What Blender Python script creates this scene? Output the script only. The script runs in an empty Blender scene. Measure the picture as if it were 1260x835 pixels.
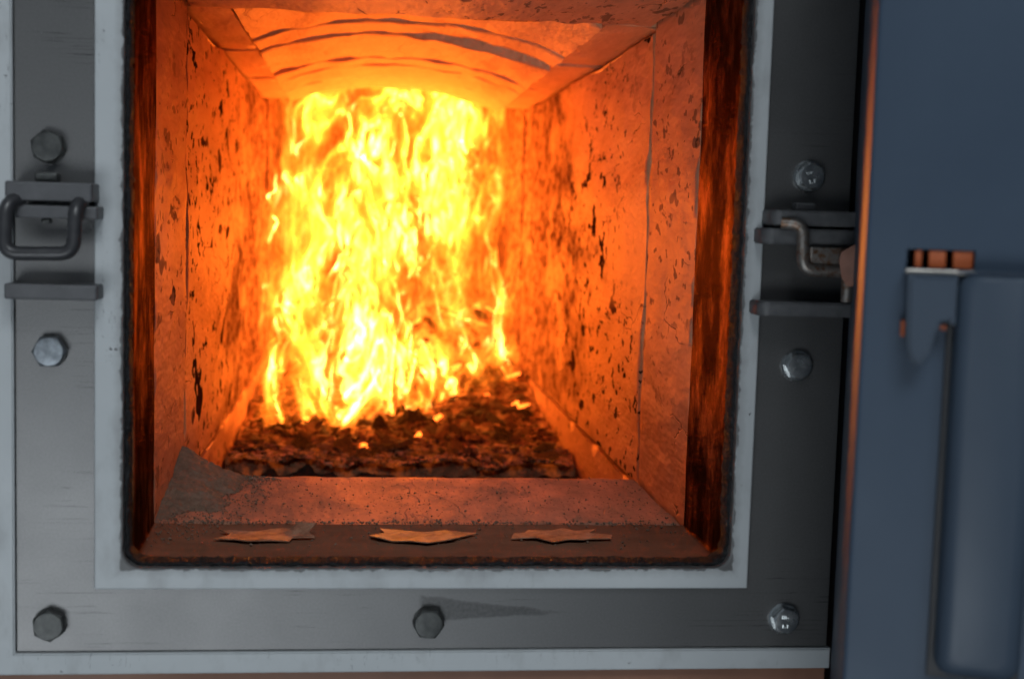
import bpy, bmesh, math, random
from mathutils import Vector, Matrix, noise

random.seed(7)
scene = bpy.context.scene
C = scene.collection

# ------------------------------------------------------------------ camera
cam_data = bpy.data.cameras.new("camera")
cam = bpy.data.objects.new("camera", cam_data)
C.objects.link(cam)
r = Vector((0.99354, -0.10955, 0.02948)); u = Vector((-0.01904, 0.09518, 0.99528)); f = Vector((0.11184, 0.98941, -0.09248))
cam.matrix_world = Matrix(((r.x, u.x, -f.x, 0.0), (r.y, u.y, -f.y, -0.75), (r.z, u.z, -f.z, 0.0), (0, 0, 0, 1)))
cam_data.sensor_width = 36.0
cam_data.lens = 47.0
cam_data.clip_start = 0.02
cam_data.clip_end = 50
cam_data.dof.use_dof = True
cam_data.dof.focus_distance = 0.93
cam_data.dof.aperture_fstop = 8.0
scene.camera = cam

# ------------------------------------------------------------------ world and room light
world = bpy.data.worlds.new("World")
scene.world = world
world.use_nodes = True
bg = world.node_tree.nodes["Background"]
bg.inputs[0].default_value = (0.72, 0.86, 1.0, 1)
bg.inputs[1].default_value = 0.16

def area_light(name, loc, target, size, size_y, power, col):
    d = bpy.data.lights.new(name, 'AREA')
    d.shape = 'RECTANGLE'; d.size = size; d.size_y = size_y; d.energy = power; d.color = col
    o = bpy.data.objects.new(name, d); C.objects.link(o)
    o.location = loc
    o.rotation_euler = (Vector(target) - Vector(loc)).to_track_quat('-Z', 'Y').to_euler()
    return o

area_light("ceiling_lamp", (0.15, -1.4, 1.2), (0, 0, -0.15), 0.8, 0.5, 14, (0.9, 0.96, 1.0))
area_light("plate_fill_light", (-0.60, -1.9, -0.85), (-0.1, 0, -0.15), 1.15, 0.7, 14, (0.88, 0.95, 1.0))  # added fill lamp, no real window; its reflection brightens the lower plate

scene.view_settings.view_transform = 'Standard'
scene.view_settings.look = 'None'
scene.view_settings.exposure = 0
scene.view_settings.gamma = 1
scene.cycles.transparent_max_bounces = 96
scene.cycles.max_bounces = 5
scene.cycles.diffuse_bounces = 3
scene.cycles.glossy_bounces = 2
scene.cycles.use_adaptive_sampling = True
scene.cycles.adaptive_threshold = 0.035
scene.cycles.adaptive_min_samples = 12
scene.cycles.sample_clamp_indirect = 6
scene.cycles.use_denoising = True

# ------------------------------------------------------------------ helpers: materials
class NT:
    """small node-tree builder"""
    def __init__(self, name):
        self.m = bpy.data.materials.new(name); self.m.use_nodes = True
        self.t = self.m.node_tree; self.t.nodes.clear()
        self.out = self.t.nodes.new("ShaderNodeOutputMaterial")
        self.tc = self.t.nodes.new("ShaderNodeTexCoord")
    def n(self, typ, **kw):
        nd = self.t.nodes.new(typ)
        for k, v in kw.items():
            if k.startswith("_"): setattr(nd, k[1:], v)
        for k, v in kw.items():
            if not k.startswith("_"):
                key = k.replace("__", " ")
                self.put(nd.inputs[key], v)
        return nd
    def put(self, sock, v):
        if isinstance(v, bpy.types.NodeSocket): self.t.links.new(v, sock)
        else:
            if hasattr(sock.default_value, "__len__") and hasattr(v, "__len__") and len(sock.default_value) == 4 and len(v) == 3: v = (*v, 1)
            sock.default_value = v
    def coords(self, scale=(1, 1, 1), loc=(0, 0, 0), rot=(0, 0, 0)):
        mp = self.t.nodes.new("ShaderNodeMapping")
        self.t.links.new(self.tc.outputs["Object"], mp.inputs[0])
        mp.inputs["Scale"].default_value = scale; mp.inputs["Location"].default_value = loc; mp.inputs["Rotation"].default_value = rot
        return mp.outputs[0]
    def noise(self, scale, detail=4, rough=0.55, stretch=(1, 1, 1), loc=(0, 0, 0), dist=0.0, rot=(0, 0, 0)):
        nd = self.n("ShaderNodeTexNoise", Vector=self.coords(stretch, loc, rot), Scale=scale, Detail=detail, Roughness=rough, Distortion=dist)
        return nd.outputs[0]
    def ramp(self, fac, stops, interp='LINEAR'):
        nd = self.n("ShaderNodeValToRGB", Fac=fac); cr = nd.color_ramp; cr.interpolation = interp
        while len(cr.elements) < len(stops): cr.elements.new(0.5)
        for e, (p, c) in zip(cr.elements, stops):
            e.position = p; e.color = (*c, 1) if hasattr(c, "__len__") else (c, c, c, 1)
        return nd.outputs[0]
    def mix(self, fac, a, b, mode='MIX'):
        nd = self.t.nodes.new("ShaderNodeMix"); nd.data_type = 'RGBA'; nd.blend_type = mode
        self.put(nd.inputs[0], fac); self.put(nd.inputs[6], a); self.put(nd.inputs[7], b)
        return nd.outputs[2]
    def math(self, op, a, b=0.0, clamp=False):
        nd = self.t.nodes.new("ShaderNodeMath"); nd.operation = op; nd.use_clamp = clamp
        self.put(nd.inputs[0], a); self.put(nd.inputs[1], b)
        return nd.outputs[0]
    def bump(self, h, strength=0.3, dist=0.001):
        return self.n("ShaderNodeBump", Height=h, Strength=strength, Distance=dist).outputs[0]
    def pbr(self, col, rough=0.5, metal=0.0, normal=None, spec=0.5, **kw):
        b = self.n("ShaderNodeBsdfPrincipled", Base__Color=col, Roughness=rough, Metallic=metal)
        b.inputs["Specular IOR Level"].default_value = spec
        if normal is not None: self.t.links.new(normal, b.inputs["Normal"])
        for k, v in kw.items(): self.put(b.inputs[k.replace("__", " ")], v)
        self.t.links.new(b.outputs[0], self.out.inputs[0])
        return self.m

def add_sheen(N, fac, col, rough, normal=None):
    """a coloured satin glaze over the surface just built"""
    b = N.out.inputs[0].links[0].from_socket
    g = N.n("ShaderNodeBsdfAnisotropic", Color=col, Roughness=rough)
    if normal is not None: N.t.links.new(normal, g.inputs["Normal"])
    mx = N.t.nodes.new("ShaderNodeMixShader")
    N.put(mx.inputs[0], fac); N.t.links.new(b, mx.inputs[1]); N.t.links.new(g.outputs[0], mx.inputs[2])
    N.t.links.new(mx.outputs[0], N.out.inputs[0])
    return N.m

def scratch_mask(N, loc, stretch, lo, hi, dens_lo=0.5, dens_hi=0.62):
    """thin scratches: stretched noise kept only in a few patches"""
    a = N.ramp(N.noise(1, 2, 0.6, stretch, loc), [(0, 0), (lo, 0), (hi, 1), (min(1, hi + (hi - lo)), 0)])
    b = N.ramp(N.noise(9, 2, 0.5, (1, 1, 1), loc), [(dens_lo, 0), (dens_hi, 1)])
    return N.mix(1.0, a, b, 'MULTIPLY')

def mat_plate():
    N = NT("dark_grey_paint")
    base = N.ramp(N.noise(3, 2, 0.5), [(0.3, (0.135, 0.134, 0.134)), (0.7, (0.150, 0.149, 0.149))])
    fine = N.ramp(N.noise(900, 2, 0.6), [(0.35, 0.93), (0.65, 1.05)])
    base = N.mix(1.0, base, fine, 'MULTIPLY')
    # dark grainy wedge that starts at the lower middle bolt and thins out to the right
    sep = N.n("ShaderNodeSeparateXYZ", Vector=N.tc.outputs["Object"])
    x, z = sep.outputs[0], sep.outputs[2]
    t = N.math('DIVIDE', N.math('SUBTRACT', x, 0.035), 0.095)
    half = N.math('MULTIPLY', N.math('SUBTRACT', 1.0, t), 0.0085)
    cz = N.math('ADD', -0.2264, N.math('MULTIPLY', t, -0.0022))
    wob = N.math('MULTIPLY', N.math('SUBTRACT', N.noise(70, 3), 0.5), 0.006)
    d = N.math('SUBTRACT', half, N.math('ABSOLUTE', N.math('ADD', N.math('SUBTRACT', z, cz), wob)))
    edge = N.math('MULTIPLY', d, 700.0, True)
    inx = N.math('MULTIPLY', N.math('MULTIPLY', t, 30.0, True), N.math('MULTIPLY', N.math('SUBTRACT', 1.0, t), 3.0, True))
    mark_amt = N.math('MULTIPLY', N.math('MULTIPLY', edge, inx), N.ramp(N.noise(500, 3, 0.7), [(0.35, 0.55), (0.7, 0.28)]))
    base = N.mix(mark_amt, base, (0.022, 0.022, 0.021))
    # horizontal scratches and chips
    s1 = scratch_mask(N, (3.1, 0, 0.2), (9, 1, 700), 0.62, 0.64, 0.55, 0.60)
    base = N.mix(N.math('MULTIPLY', s1, 0.8), base, (0.014, 0.014, 0.014))
    chips = N.ramp(N.noise(95, 3, 0.7, (1, 1, 1), (5, 2, 1)), [(0.735, 0), (0.75, 1)])
    base = N.mix(chips, base, (0.018, 0.016, 0.015))
    dust = N.ramp(N.noise(420, 2, 0.6, (1, 1, 1), (1, 7, 3)), [(0.74, 0), (0.78, 1)])
    base = N.mix(N.math('MULTIPLY', dust, 0.5), base, (0.3, 0.31, 0.32))
    rough = N.ramp(N.noise(14, 4, 0.6), [(0.3, 0.42), (0.7, 0.48)])
    nb = N.bump(N.noise(400, 2, 0.6), 0.06, 0.0004)
    return N.pbr(base, rough, 0.94, nb, 0.5)

def mat_pale():
    N = NT("pale_blue_grey_paint")
    base = N.ramp(N.noise(9, 5, 0.6), [(0.3, (0.365, 0.388, 0.400)), (0.7, (0.415, 0.438, 0.450))])
    chips = N.ramp(N.noise(130, 3, 0.7, (1, 1, 1), (2, 2, 1)), [(0.715, 0), (0.73, 1)])
    base = N.mix(chips, base, (0.05, 0.05, 0.05))
    hair = scratch_mask(N, (1.4, 0, 2.2), (420, 1, 90), 0.615, 0.63, 0.54, 0.62)
    base = N.mix(N.math('MULTIPLY', hair, 0.75), base, (0.03, 0.03, 0.03))
    smudge = N.ramp(N.noise(40, 4, 0.65, (1, 1, 0.5), (6, 1, 1)), [(0.52, 0), (0.75, 0.45)])
    base = N.mix(smudge, base, (0.2, 0.2, 0.2))
    # soot and bare metal along the worn edge of the opening
    sp = N.n("ShaderNodeSeparateXYZ", Vector=N.tc.outputs["Object"])
    qx = N.math('SUBTRACT', N.math('ABSOLUTE', N.math('SUBTRACT', sp.outputs[0], 0.0435)), 0.1726)
    qz = N.math('SUBTRACT', N.math('ABSOLUTE', N.math('ADD', sp.outputs[2], 0.0205)), 0.1806)
    q = N.math('ADD', N.math('MAXIMUM', qx, qz), N.math('MULTIPLY', N.math('SUBTRACT', N.noise(140, 4, 0.7), 0.5), 0.006))
    base = N.mix(N.ramp(N.math('MULTIPLY', q, 100.0), [(0.0, 0.95), (0.10, 0.9), (0.16, 0.0)]), base, (0.025, 0.024, 0.024))
    base = N.mix(N.ramp(N.math('MULTIPLY', q, 100.0), [(0.1, 0.45), (0.6, 0.0)]), base, (0.15, 0.15, 0.15))
    nb = N.bump(N.noise(350, 3, 0.6), 0.12, 0.0005)
    return N.pbr(base, N.ramp(N.noise(20, 3), [(0.3, 0.45), (0.7, 0.62)]), 0.0, nb, 0.4)

def mat_gasket():
    N = NT("sooty_black_gasket")
    base = N.ramp(N.noise(380, 4, 0.7), [(0.45, (0.008, 0.008, 0.009)), (0.66, (0.03, 0.03, 0.032)), (0.78, (0.16, 0.16, 0.17))])
    return N.pbr(base, 0.85, 0.0, N.bump(N.noise(500, 4, 0.7), 0.9, 0.002), 0.3)

def mat_steel():
    N = NT("heat_scaled_steel")
    streak = N.noise(1, 5, 0.7, (60, 22, 14), (0, 0, 3))
    base = N.ramp(streak, [(0.40, (0.010, 0.004, 0.002)), (0.54, (0.045, 0.014, 0.007)), (0.70, (0.20, 0.062, 0.026))])
    blot = N.ramp(N.noise(60, 4, 0.7, (1, 0.4, 0.5), (2, 2, 2)), [(0.5, 0), (0.56, 1)])
    base = N.mix(blot, base, (0.016, 0.007, 0.004))
    rough = N.ramp(streak, [(0.4, 0.36), (0.7, 0.6)])
    # ash dust settles on what faces up
    geo = N.n("ShaderNodeNewGeometry")
    up = N.n("ShaderNodeSeparateXYZ", Vector=geo.outputs["Normal"]).outputs[2]
    dust = N.math('MULTIPLY', N.math('MULTIPLY', N.math('SUBTRACT', up, 0.55), 2.4, True), N.ramp(N.noise(22, 5, 0.65, (1, 1.7, 1)), [(0.30, 0.72), (0.62, 0.96)]))
    base = N.mix(dust, base, (0.25, 0.12, 0.075))
    rough = N.mix(dust, rough, (0.8, 0.8, 0.8))
    nb = N.bump(N.noise(1, 5, 0.65, (110, 40, 45)), 0.5, 0.0014)
    N.pbr(base, rough, 0.0, nb, 0.0)
    flat = N.math('SUBTRACT', 1.0, N.math('MULTIPLY', N.math('SUBTRACT', up, 0.3), 2.0, True))
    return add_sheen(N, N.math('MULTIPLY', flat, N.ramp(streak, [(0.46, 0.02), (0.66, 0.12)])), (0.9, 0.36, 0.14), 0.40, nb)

def mat_brick(name, c1, c2, mark_amt=1.0, seed=0.0, streak=True, fire_soot=False):
    N = NT(name)
    base = N.ramp(N.noise(6, 3, 0.6, (1, 0.45, 0.9), (seed, 0, 0)), [(0.3, c1), (0.7, c2)])
    mott = N.ramp(N.noise(55, 3, 0.7, (1, 0.3, 0.8), (seed, 2, 0)), [(0.25, 0.86), (0.75, 1.12)])
    base = N.mix(1.0, base, mott, 'MULTIPLY')
    dark = (0.050, 0.026, 0.016)
    if streak:
        # soot: broad ragged stains, clustered specks, a few large scabs
        big = N.ramp(N.noise(1, 5, 0.66, (9, 2.6, 6.0), (seed, 5, 1)), [(0.54, 0), (0.70, 0.55 * mark_amt)])
        fleck = N.ramp(N.noise(1, 3, 0.7, (120, 40, 75), (seed, 2, 6)), [(0.42, 0.35), (0.62, 1)])
        base = N.mix(N.math('MULTIPLY', big, fleck), base, (0.085, 0.038, 0.020))
        mask = N.ramp(N.noise(7, 2, 0.6, (1, 0.4, 0.7), (seed, 1, 4)), [(0.36, 0.15), (0.52, 1)])
        pit = N.ramp(N.noise(1, 3, 0.6, (62, 20, 34), (seed, 3, 3)), [(0.618, 0), (0.635, 1)])
        base = N.mix(N.math('MULTIPLY', N.math('MULTIPLY', pit, mask), mark_amt), base, dark)
        pit2 = N.ramp(N.noise(1, 2, 0.6, (170, 55, 95), (seed, 8, 3)), [(0.62, 0), (0.64, 1)])
        base = N.mix(N.math('MULTIPLY', pit2, N.math('MULTIPLY', mask, 0.9 * mark_amt)), base, dark)
        scab = N.ramp(N.noise(1, 3, 0.6, (26, 10, 15), (seed, 6, 8)), [(0.68, 0), (0.69, mark_amt)])
        base = N.mix(scab, base, dark)
        if fire_soot:
            # smoke-blackened part of the lining round the fire, ragged towards the mouth
            yy = N.n("ShaderNodeSeparateXYZ", Vector=N.tc.outputs["Object"])
            rag = N.math('MULTIPLY', N.math('SUBTRACT', N.noise(1, 4, 0.7, (9, 3.5, 7), (seed, 4, 2)), 0.5), 1.5)
            zone = N.ramp(N.math('ADD', yy.outputs[1], rag), [(0.60, 0.0), (0.88, 0.92)])
            base = N.mix(N.math('MULTIPLY', zone, N.math('ADD', N.math('MULTIPLY', fleck, 0.6), 0.4)), base, (0.085, 0.032, 0.016))
    if name == "ashy_sill_brick":
        film = N.ramp(N.noise(16, 4, 0.7, (1, 0.6, 1), (2, 2, 2)), [(0.42, 0.0), (0.64, 0.75)])
        base = N.mix(film, base, (0.19, 0.135, 0.105))
        grit = N.ramp(N.noise(420, 2, 0.6, (1, 0.5, 1), (7, 2, 2)), [(0.62, 0.0), (0.68, 0.7)])
        base = N.mix(grit, base, (0.09, 0.06, 0.045))
    crk = N.n("ShaderNodeTexVoronoi", _feature='DISTANCE_TO_EDGE', Vector=N.mix(0.06, N.coords((1, 0.4, 1), (seed, 0, 0)), N.n("ShaderNodeTexNoise", Vector=N.coords((1, 0.4, 1)), Scale=22.0, Detail=4.0).outputs[1]), Scale=17.0)
    line = N.ramp(crk.outputs[0], [(0.0, 1), (0.010, 0)])
    line = N.mix(1.0, line, N.ramp(N.noise(11, 2, 0.5, (1, 1, 1), (seed, 3, 9)), [(0.52, 0), (0.6, 1)]), 'MULTIPLY')
    base = N.mix(N.math('MULTIPLY', line, 0.75 if streak else 0.12), base, dark)
    hgt = N.math('ADD', N.noise(80, 2, 0.7, (1, 0.35, 0.9)), N.math('MULTIPLY', line, -0.5))
    nb = N.bump(hgt, 0.5, 0.003)
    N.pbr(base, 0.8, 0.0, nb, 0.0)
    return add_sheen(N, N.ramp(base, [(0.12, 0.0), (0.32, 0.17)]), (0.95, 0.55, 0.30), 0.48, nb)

def mat_simple(name, c1, c2, rough, metal=0.0, scale=60, spec=0.5, bump=0.2, rust=None):
    N = NT(name)
    base = N.ramp(N.noise(scale, 5, 0.65), [(0.3, c1), (0.7, c2)])
    if rust:
        base = N.mix(N.ramp(N.noise(scale * 1.7, 5, 0.7, (1, 1, 1), (4, 4, 4)), [(0.48, 0), (0.62, 1)]), base, rust)
    return N.pbr(base, N.ramp(N.noise(scale * 0.7, 3), [(0.3, rough - 0.08), (0.7, rough + 0.08)]), metal, N.bump(N.noise(scale * 6, 3, 0.6), bump, 0.0006), spec)

M = {}
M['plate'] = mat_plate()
M['pale'] = mat_pale()
M['gasket'] = mat_gasket()
M['steel'] = mat_steel()
M['wall'] = mat_brick("fired_wall_lining", (0.58, 0.300, 0.160), (0.76, 0.410, 0.235), 1.0, 0.0, True, True)
M['jamb'] = mat_brick("jamb_brick", (0.46, 0.235, 0.145), (0.60, 0.315, 0.200), 0.55, 3.0)
M['sill'] = mat_brick("ashy_sill_brick", (0.33, 0.190, 0.130), (0.45, 0.265, 0.185), 0.25, 5.0, False)
M['arch'] = mat_brick("arch_refractory", (0.58, 0.280, 0.150), (0.72, 0.360, 0.200), 0.35, 9.0, False)
M['bolt_dark'] = mat_simple("blackened_bolt", (0.03, 0.032, 0.032), (0.085, 0.088, 0.085), 0.42, 0.6, 150, 0.5, 0.3)
M['bolt_zinc'] = mat_simple("zinc_bolt", (0.42, 0.44, 0.45), (0.60, 0.62, 0.62), 0.24, 0.95, 150, 0.5, 0.15)
M['bolt_worn'] = mat_simple("worn_zinc_bolt", (0.08, 0.09, 0.10), (0.24, 0.265, 0.29), 0.38, 0.8, 190, 0.5, 0.3)
M['bracket'] = mat_simple("bracket_grey_paint", (0.050, 0.051, 0.056), (0.075, 0.076, 0.082), 0.45, 0.0, 80, 0.5, 0.15)
M['bracket_r'] = mat_simple("dusty_bracket_paint", (0.045, 0.047, 0.052), (0.085, 0.086, 0.090), 0.5, 0.0, 120, 0.5, 0.2)
M['loop'] = mat_simple("black_loop_paint", (0.018, 0.018, 0.021), (0.035, 0.035, 0.038), 0.38, 0.0, 80, 0.5, 0.15)
M['loop_rust'] = mat_simple("worn_rusty_rod", (0.16, 0.15, 0.14), (0.26, 0.24, 0.22), 0.42, 0.7, 160, 0.5, 0.3, (0.14, 0.07, 0.035))
M['door'] = mat_simple("blue_grey_door_paint", (0.034, 0.052, 0.080), (0.041, 0.062, 0.093), 0.45, 0.0, 7, 0.2, 0.03)
M['grip'] = mat_simple("blue_grey_grip_paint", (0.032, 0.047, 0.070), (0.039, 0.057, 0.083), 0.48, 0.0, 9, 0.3, 0.03)
M['grip_shade'] = mat_simple("dark_grip_shadow", (0.012, 0.013, 0.016), (0.02, 0.021, 0.025), 0.6, 0.0, 20)  # near-black colour that paints the shadow round the grip
M['orange'] = mat_simple("orange_latch", (0.30, 0.062, 0.014), (0.40, 0.085, 0.018), 0.4, 0.0, 30)  # orange of the slot blocks and the two bits by the hook
M['knuckle'] = mat_simple("firelit_orange_knuckle", (0.20, 0.085, 0.055), (0.30, 0.13, 0.085), 0.6, 0.0, 90)  # the fire's orange light on the hinge lug is put into this colour
M['lip'] = mat_simple("bare_metal_lip", (0.26, 0.25, 0.23), (0.38, 0.36, 0.33), 0.4, 0.8, 60)
M['board'] = mat_simple("red_brown_board", (0.17, 0.075, 0.045), (0.25, 0.115, 0.07), 0.6, 0.0, 12)
M['shell'] = mat_simple("dark_shell", (0.02, 0.02, 0.022), (0.03, 0.03, 0.032), 0.8, 0.0, 12)
M['grate'] = mat_simple("cast_grate", (0.02, 0.017, 0.015), (0.05, 0.04, 0.035), 0.8, 0.0, 60, 0.3, 0.5)

def mat_ash():
    N = NT("grey_ash")
    base = N.ramp(N.noise(120, 6, 0.7), [(0.3, (0.17, 0.115, 0.082)), (0.7, (0.28, 0.195, 0.145))])
    return N.pbr(base, 0.95, 0.0, N.bump(N.noise(600, 4, 0.7), 0.7, 0.0015), 0.1)
M['ash'] = mat_ash()

def mat_flake(): 
    N = NT("peeling_scale")
    base = N.ramp(N.noise(90, 5, 0.7), [(0.3, (0.14, 0.06, 0.035)), (0.55, (0.36, 0.18, 0.11)), (0.8, (0.52, 0.32, 0.22))])
    return N.pbr(base, 0.6, 0.1, N.bump(N.noise(300, 4, 0.7), 0.6, 0.001), 0.4)
M['flake'] = mat_flake()

def mat_char(name, glow, c1, c2, vary=None):
    N = NT(name)
    base = N.ramp(N.noise(70, 3, 0.7), [(0.3, c1), (0.7, c2)])
    if vary == 'island': rv = N.n("ShaderNodeNewGeometry").outputs["Random Per Island"]
    elif vary == 'object': rv = N.n("ShaderNodeObjectInfo").outputs["Random"]
    if vary: base = N.mix(1.0, base, N.ramp(rv, [(0.0, 0.12), (0.45, 0.45), (0.8, 1.0), (1.0, 1.25)]), 'MULTIPLY')
    N.m.cycles.emission_sampling = 'NONE'
    heat = N.math('MULTIPLY', N.ramp(N.noise(38, 3, 0.7, (1, 1, 1), (3, 1, 7)), [(0.50, 0), (0.74, 1)] if glow < 2 else [(0.34, 0.1), (0.6, 1)]), glow)
    return N.pbr(base, 0.85, 0.0, N.bump(N.noise(160, 2, 0.7), 0.9, 0.004), 0.2, Emission__Color=(1.0, 0.16, 0.015), Emission__Strength=heat)
M['char'] = mat_char("charred_wood", 0.35, (0.05, 0.028, 0.018), (0.30, 0.15, 0.085), 'object')
M['chip'] = mat_char("scorched_wood_chip", 0.25, (0.34, 0.18, 0.10), (0.66, 0.40, 0.24), 'object')
M['bed'] = mat_char("glowing_fuel_bed", 0.30, (0.16, 0.08, 0.05), (0.50, 0.27, 0.15))
M['ember'] = mat_char("hot_ember", 7.0, (0.1, 0.05, 0.03), (0.3, 0.15, 0.08))
M['crumb'] = mat_char("scorched_crumbs", 0.3, (0.34, 0.18, 0.10), (0.62, 0.38, 0.23), 'island')

def mat_flame():
    N = NT("flame_gas")
    at = N.n("ShaderNodeAttribute", _attribute_name="glow").outputs["Fac"]
    big = N.ramp(N.noise(1, 2, 0.55, (10.5, 3.0, 5), (3.3, 0, 1.7), 0.9), [(0.34, 0.16), (0.50, 0.8), (0.64, 1.75)])
    ridge = N.ramp(N.noise(1, 2, 0.5, (19, 4.2, 7.6), (0, 0, 0), 1.5), [(0.36, 0.16), (0.45, 0.55), (0.50, 1.9), (0.54, 0.8), (0.66, 0.25)])
    tx = N.math('MULTIPLY', big, ridge)
    h = N.math('MULTIPLY', at, tx)
    col = N.ramp(h, [(0.0, (1.0, 0.16, 0.006)), (0.35, (1.0, 0.27, 0.022)), (1.0, (1.0, 0.50, 0.11))])
    em = N.n("ShaderNodeEmission", Color=col, Strength=N.math('MULTIPLY', h, 2.7))
    tr = N.n("ShaderNodeBsdfTransparent")
    ad = N.n("ShaderNodeAddShader")
    N.t.links.new(em.outputs[0], ad.inputs[0]); N.t.links.new(tr.outputs[0], ad.inputs[1])
    N.t.links.new(ad.outputs[0], N.out.inputs[0])
    N.m.cycles.emission_sampling = 'NONE'
    return N.m
M['flame'] = mat_flame()

# ------------------------------------------------------------------ helpers: objects and meshes
def link(name, me, mat, parent=None):
    o = bpy.data.objects.new(name, me)
    C.objects.link(o)
    if mat and not me.materials: me.materials.append(M[mat])
    if parent is not None:
        o.parent = parent
        o.matrix_parent_inverse = PINV.get(parent.name, parent.matrix_world.inverted())
    return o
PINV = {}

def thing(name, label, cat, loc=(0, 0, 0), rotz=0.0, group=None):
    o = bpy.data.objects.new(name, None); C.objects.link(o)
    o.empty_display_size = 0.05
    o.matrix_world = Matrix.Translation(loc) @ Matrix.Rotation(rotz, 4, 'Z')
    o.location = loc; o.rotation_euler = (0, 0, rotz)
    PINV[o.name] = o.matrix_world.inverted()
    tag(o, label, cat, group)
    return o

def tag(o, label=None, cat=None, group=None, kind=None):
    if label: o["label"] = label
    if cat: o["category"] = cat
    if group: o["group"] = group
    if kind: o["kind"] = kind
    return o

def mesh_from(bm, smooth=True, angle=35):
    me = bpy.data.meshes.new("mesh")
    bm.normal_update()
    bm.to_mesh(me); bm.free()
    if smooth:
        me.polygons.foreach_set("use_smooth", [True] * len(me.polygons))
        me.set_sharp_from_angle(angle=math.radians(angle))
    return me

def steps(a, b, rad, cell):
    L = b - a; n = max(1, int(round((L - 2 * rad) / cell)))
    return [a, a + rad * 0.3, a + rad] + [a + rad + (L - 2 * rad) * i / n for i in range(1, n)] + [b - rad, b - rad * 0.3, b]

def grid_box(x0, x1, y0, y1, z0, z1, rad=0.0015, cell=0.01, rough=0.0, freq=40.0, seed=0.0, fine=0.0):
    """box with rounded, uneven edges and a gently uneven surface"""
    bm = bmesh.new()
    X, Y, Z = steps(x0, x1, rad, cell), steps(y0, y1, rad, cell), steps(z0, z1, rad, cell)
    cache = {}
    lo = Vector((x0 + rad, y0 + rad, z0 + rad)); hi = Vector((x1 - rad, y1 - rad, z1 - rad))
    def v(x, y, z):
        k = (round(x, 7), round(y, 7), round(z, 7))
        if k not in cache:
            p = Vector((x, y, z)); q = Vector((min(max(x, lo.x), hi.x), min(max(y, lo.y), hi.y), min(max(z, lo.z), hi.z)))
            d = p - q
            if d.length > 1e-9:
                n = d.normalized(); p = q + n * rad
                on_edge = sum(1 for c in (d.x, d.y, d.z) if abs(c) > rad * 0.5)
                if rough:
                    s = Vector((p.x, p.y * 0.4, p.z)) * freq + Vector((seed, seed * 2.1, seed * 0.7))
                    a = noise.turbulence(s, 3, False)
                    p = p + n * rough * ((a - 0.45) * (0.7 + 1.3 * (on_edge > 1)))
                    if fine: p = p + n * fine * noise.noise(p * freq * 5)
            cache[k] = bm.verts.new(p)
        return cache[k]
    def sheet(A, B, fn, flip):
        for i in range(len(A) - 1):
            for j in range(len(B) - 1):
                q = [fn(A[i], B[j]), fn(A[i + 1], B[j]), fn(A[i + 1], B[j + 1]), fn(A[i], B[j + 1])]
                if flip: q.reverse()
                if len(set(q)) == 4: bm.faces.new(q)
    sheet(X, Y, lambda a, b: v(a, b, z0), True); sheet(X, Y, lambda a, b: v(a, b, z1), False)
    sheet(X, Z, lambda a, b: v(a, y0, b), False); sheet(X, Z, lambda a, b: v(a, y1, b), True)
    sheet(Y, Z, lambda a, b: v(x0, a, b), True); sheet(Y, Z, lambda a, b: v(x1, a, b), False)
    return bm

def box_mesh(x0, x1, y0, y1, z0, z1, bevel=0.0008, seg=2):
    bm = bmesh.new()
    bmesh.ops.create_cube(bm, size=1)
    for w in bm.verts:
        w.co = Vector(((x0 + x1) / 2 + w.co.x * (x1 - x0), (y0 + y1) / 2 + w.co.y * (y1 - y0), (z0 + z1) / 2 + w.co.z * (z1 - z0)))
    if bevel: bmesh.ops.bevel(bm, geom=bm.edges[:], offset=bevel, segments=seg, affect='EDGES', profile=0.5)
    return mesh_from(bm, True, 15)

def rect_loop(x0, x1, z0, z1, rad, per=6, nside=1):
    """closed loop of (x, z) with rounded corners, counter-clockwise seen from -y"""
    pts = []
    for cx, cz, a0 in ((x1 - rad, z0 + rad, -90), (x1 - rad, z1 - rad, 0), (x0 + rad, z1 - rad, 90), (x0 + rad, z0 + rad, 180)):
        arc = [(cx + rad * math.cos(math.radians(a0 + 90 * i / per)), cz + rad * math.sin(math.radians(a0 + 90 * i / per))) for i in range(per + 1)]
        pts.append(arc)
    out = []
    for i in range(4):
        out += pts[i]
        a, b = pts[i][-1], pts[(i + 1) % 4][0]
        for k in range(1, nside):
            t = k / nside; out.append((a[0] + (b[0] - a[0]) * t, a[1] + (b[1] - a[1]) * t))
    return out

def loft(stations, closed=True, wobble=None):
    """stations: list of (y, loop); quads between neighbouring loops"""
    bm = bmesh.new()
    rows = []
    for k, (y, loop) in enumerate(stations):
        row = []
        for (x, z) in loop:
            p = Vector((x, y, z))
            if wobble: p = wobble(p, k)
            row.append(bm.verts.new(p))
        rows.append(row)
    n = len(rows[0])
    rng = range(len(rows)) if closed else range(len(rows) - 1)
    for k in rng:
        A, B = rows[k], rows[(k + 1) % len(rows)]
        for i in range(n):
            j = (i + 1) % n
            bm.faces.new((A[i], A[j], B[j], B[i]))
    bmesh.ops.recalc_face_normals(bm, faces=bm.faces[:])
    return bm

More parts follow.
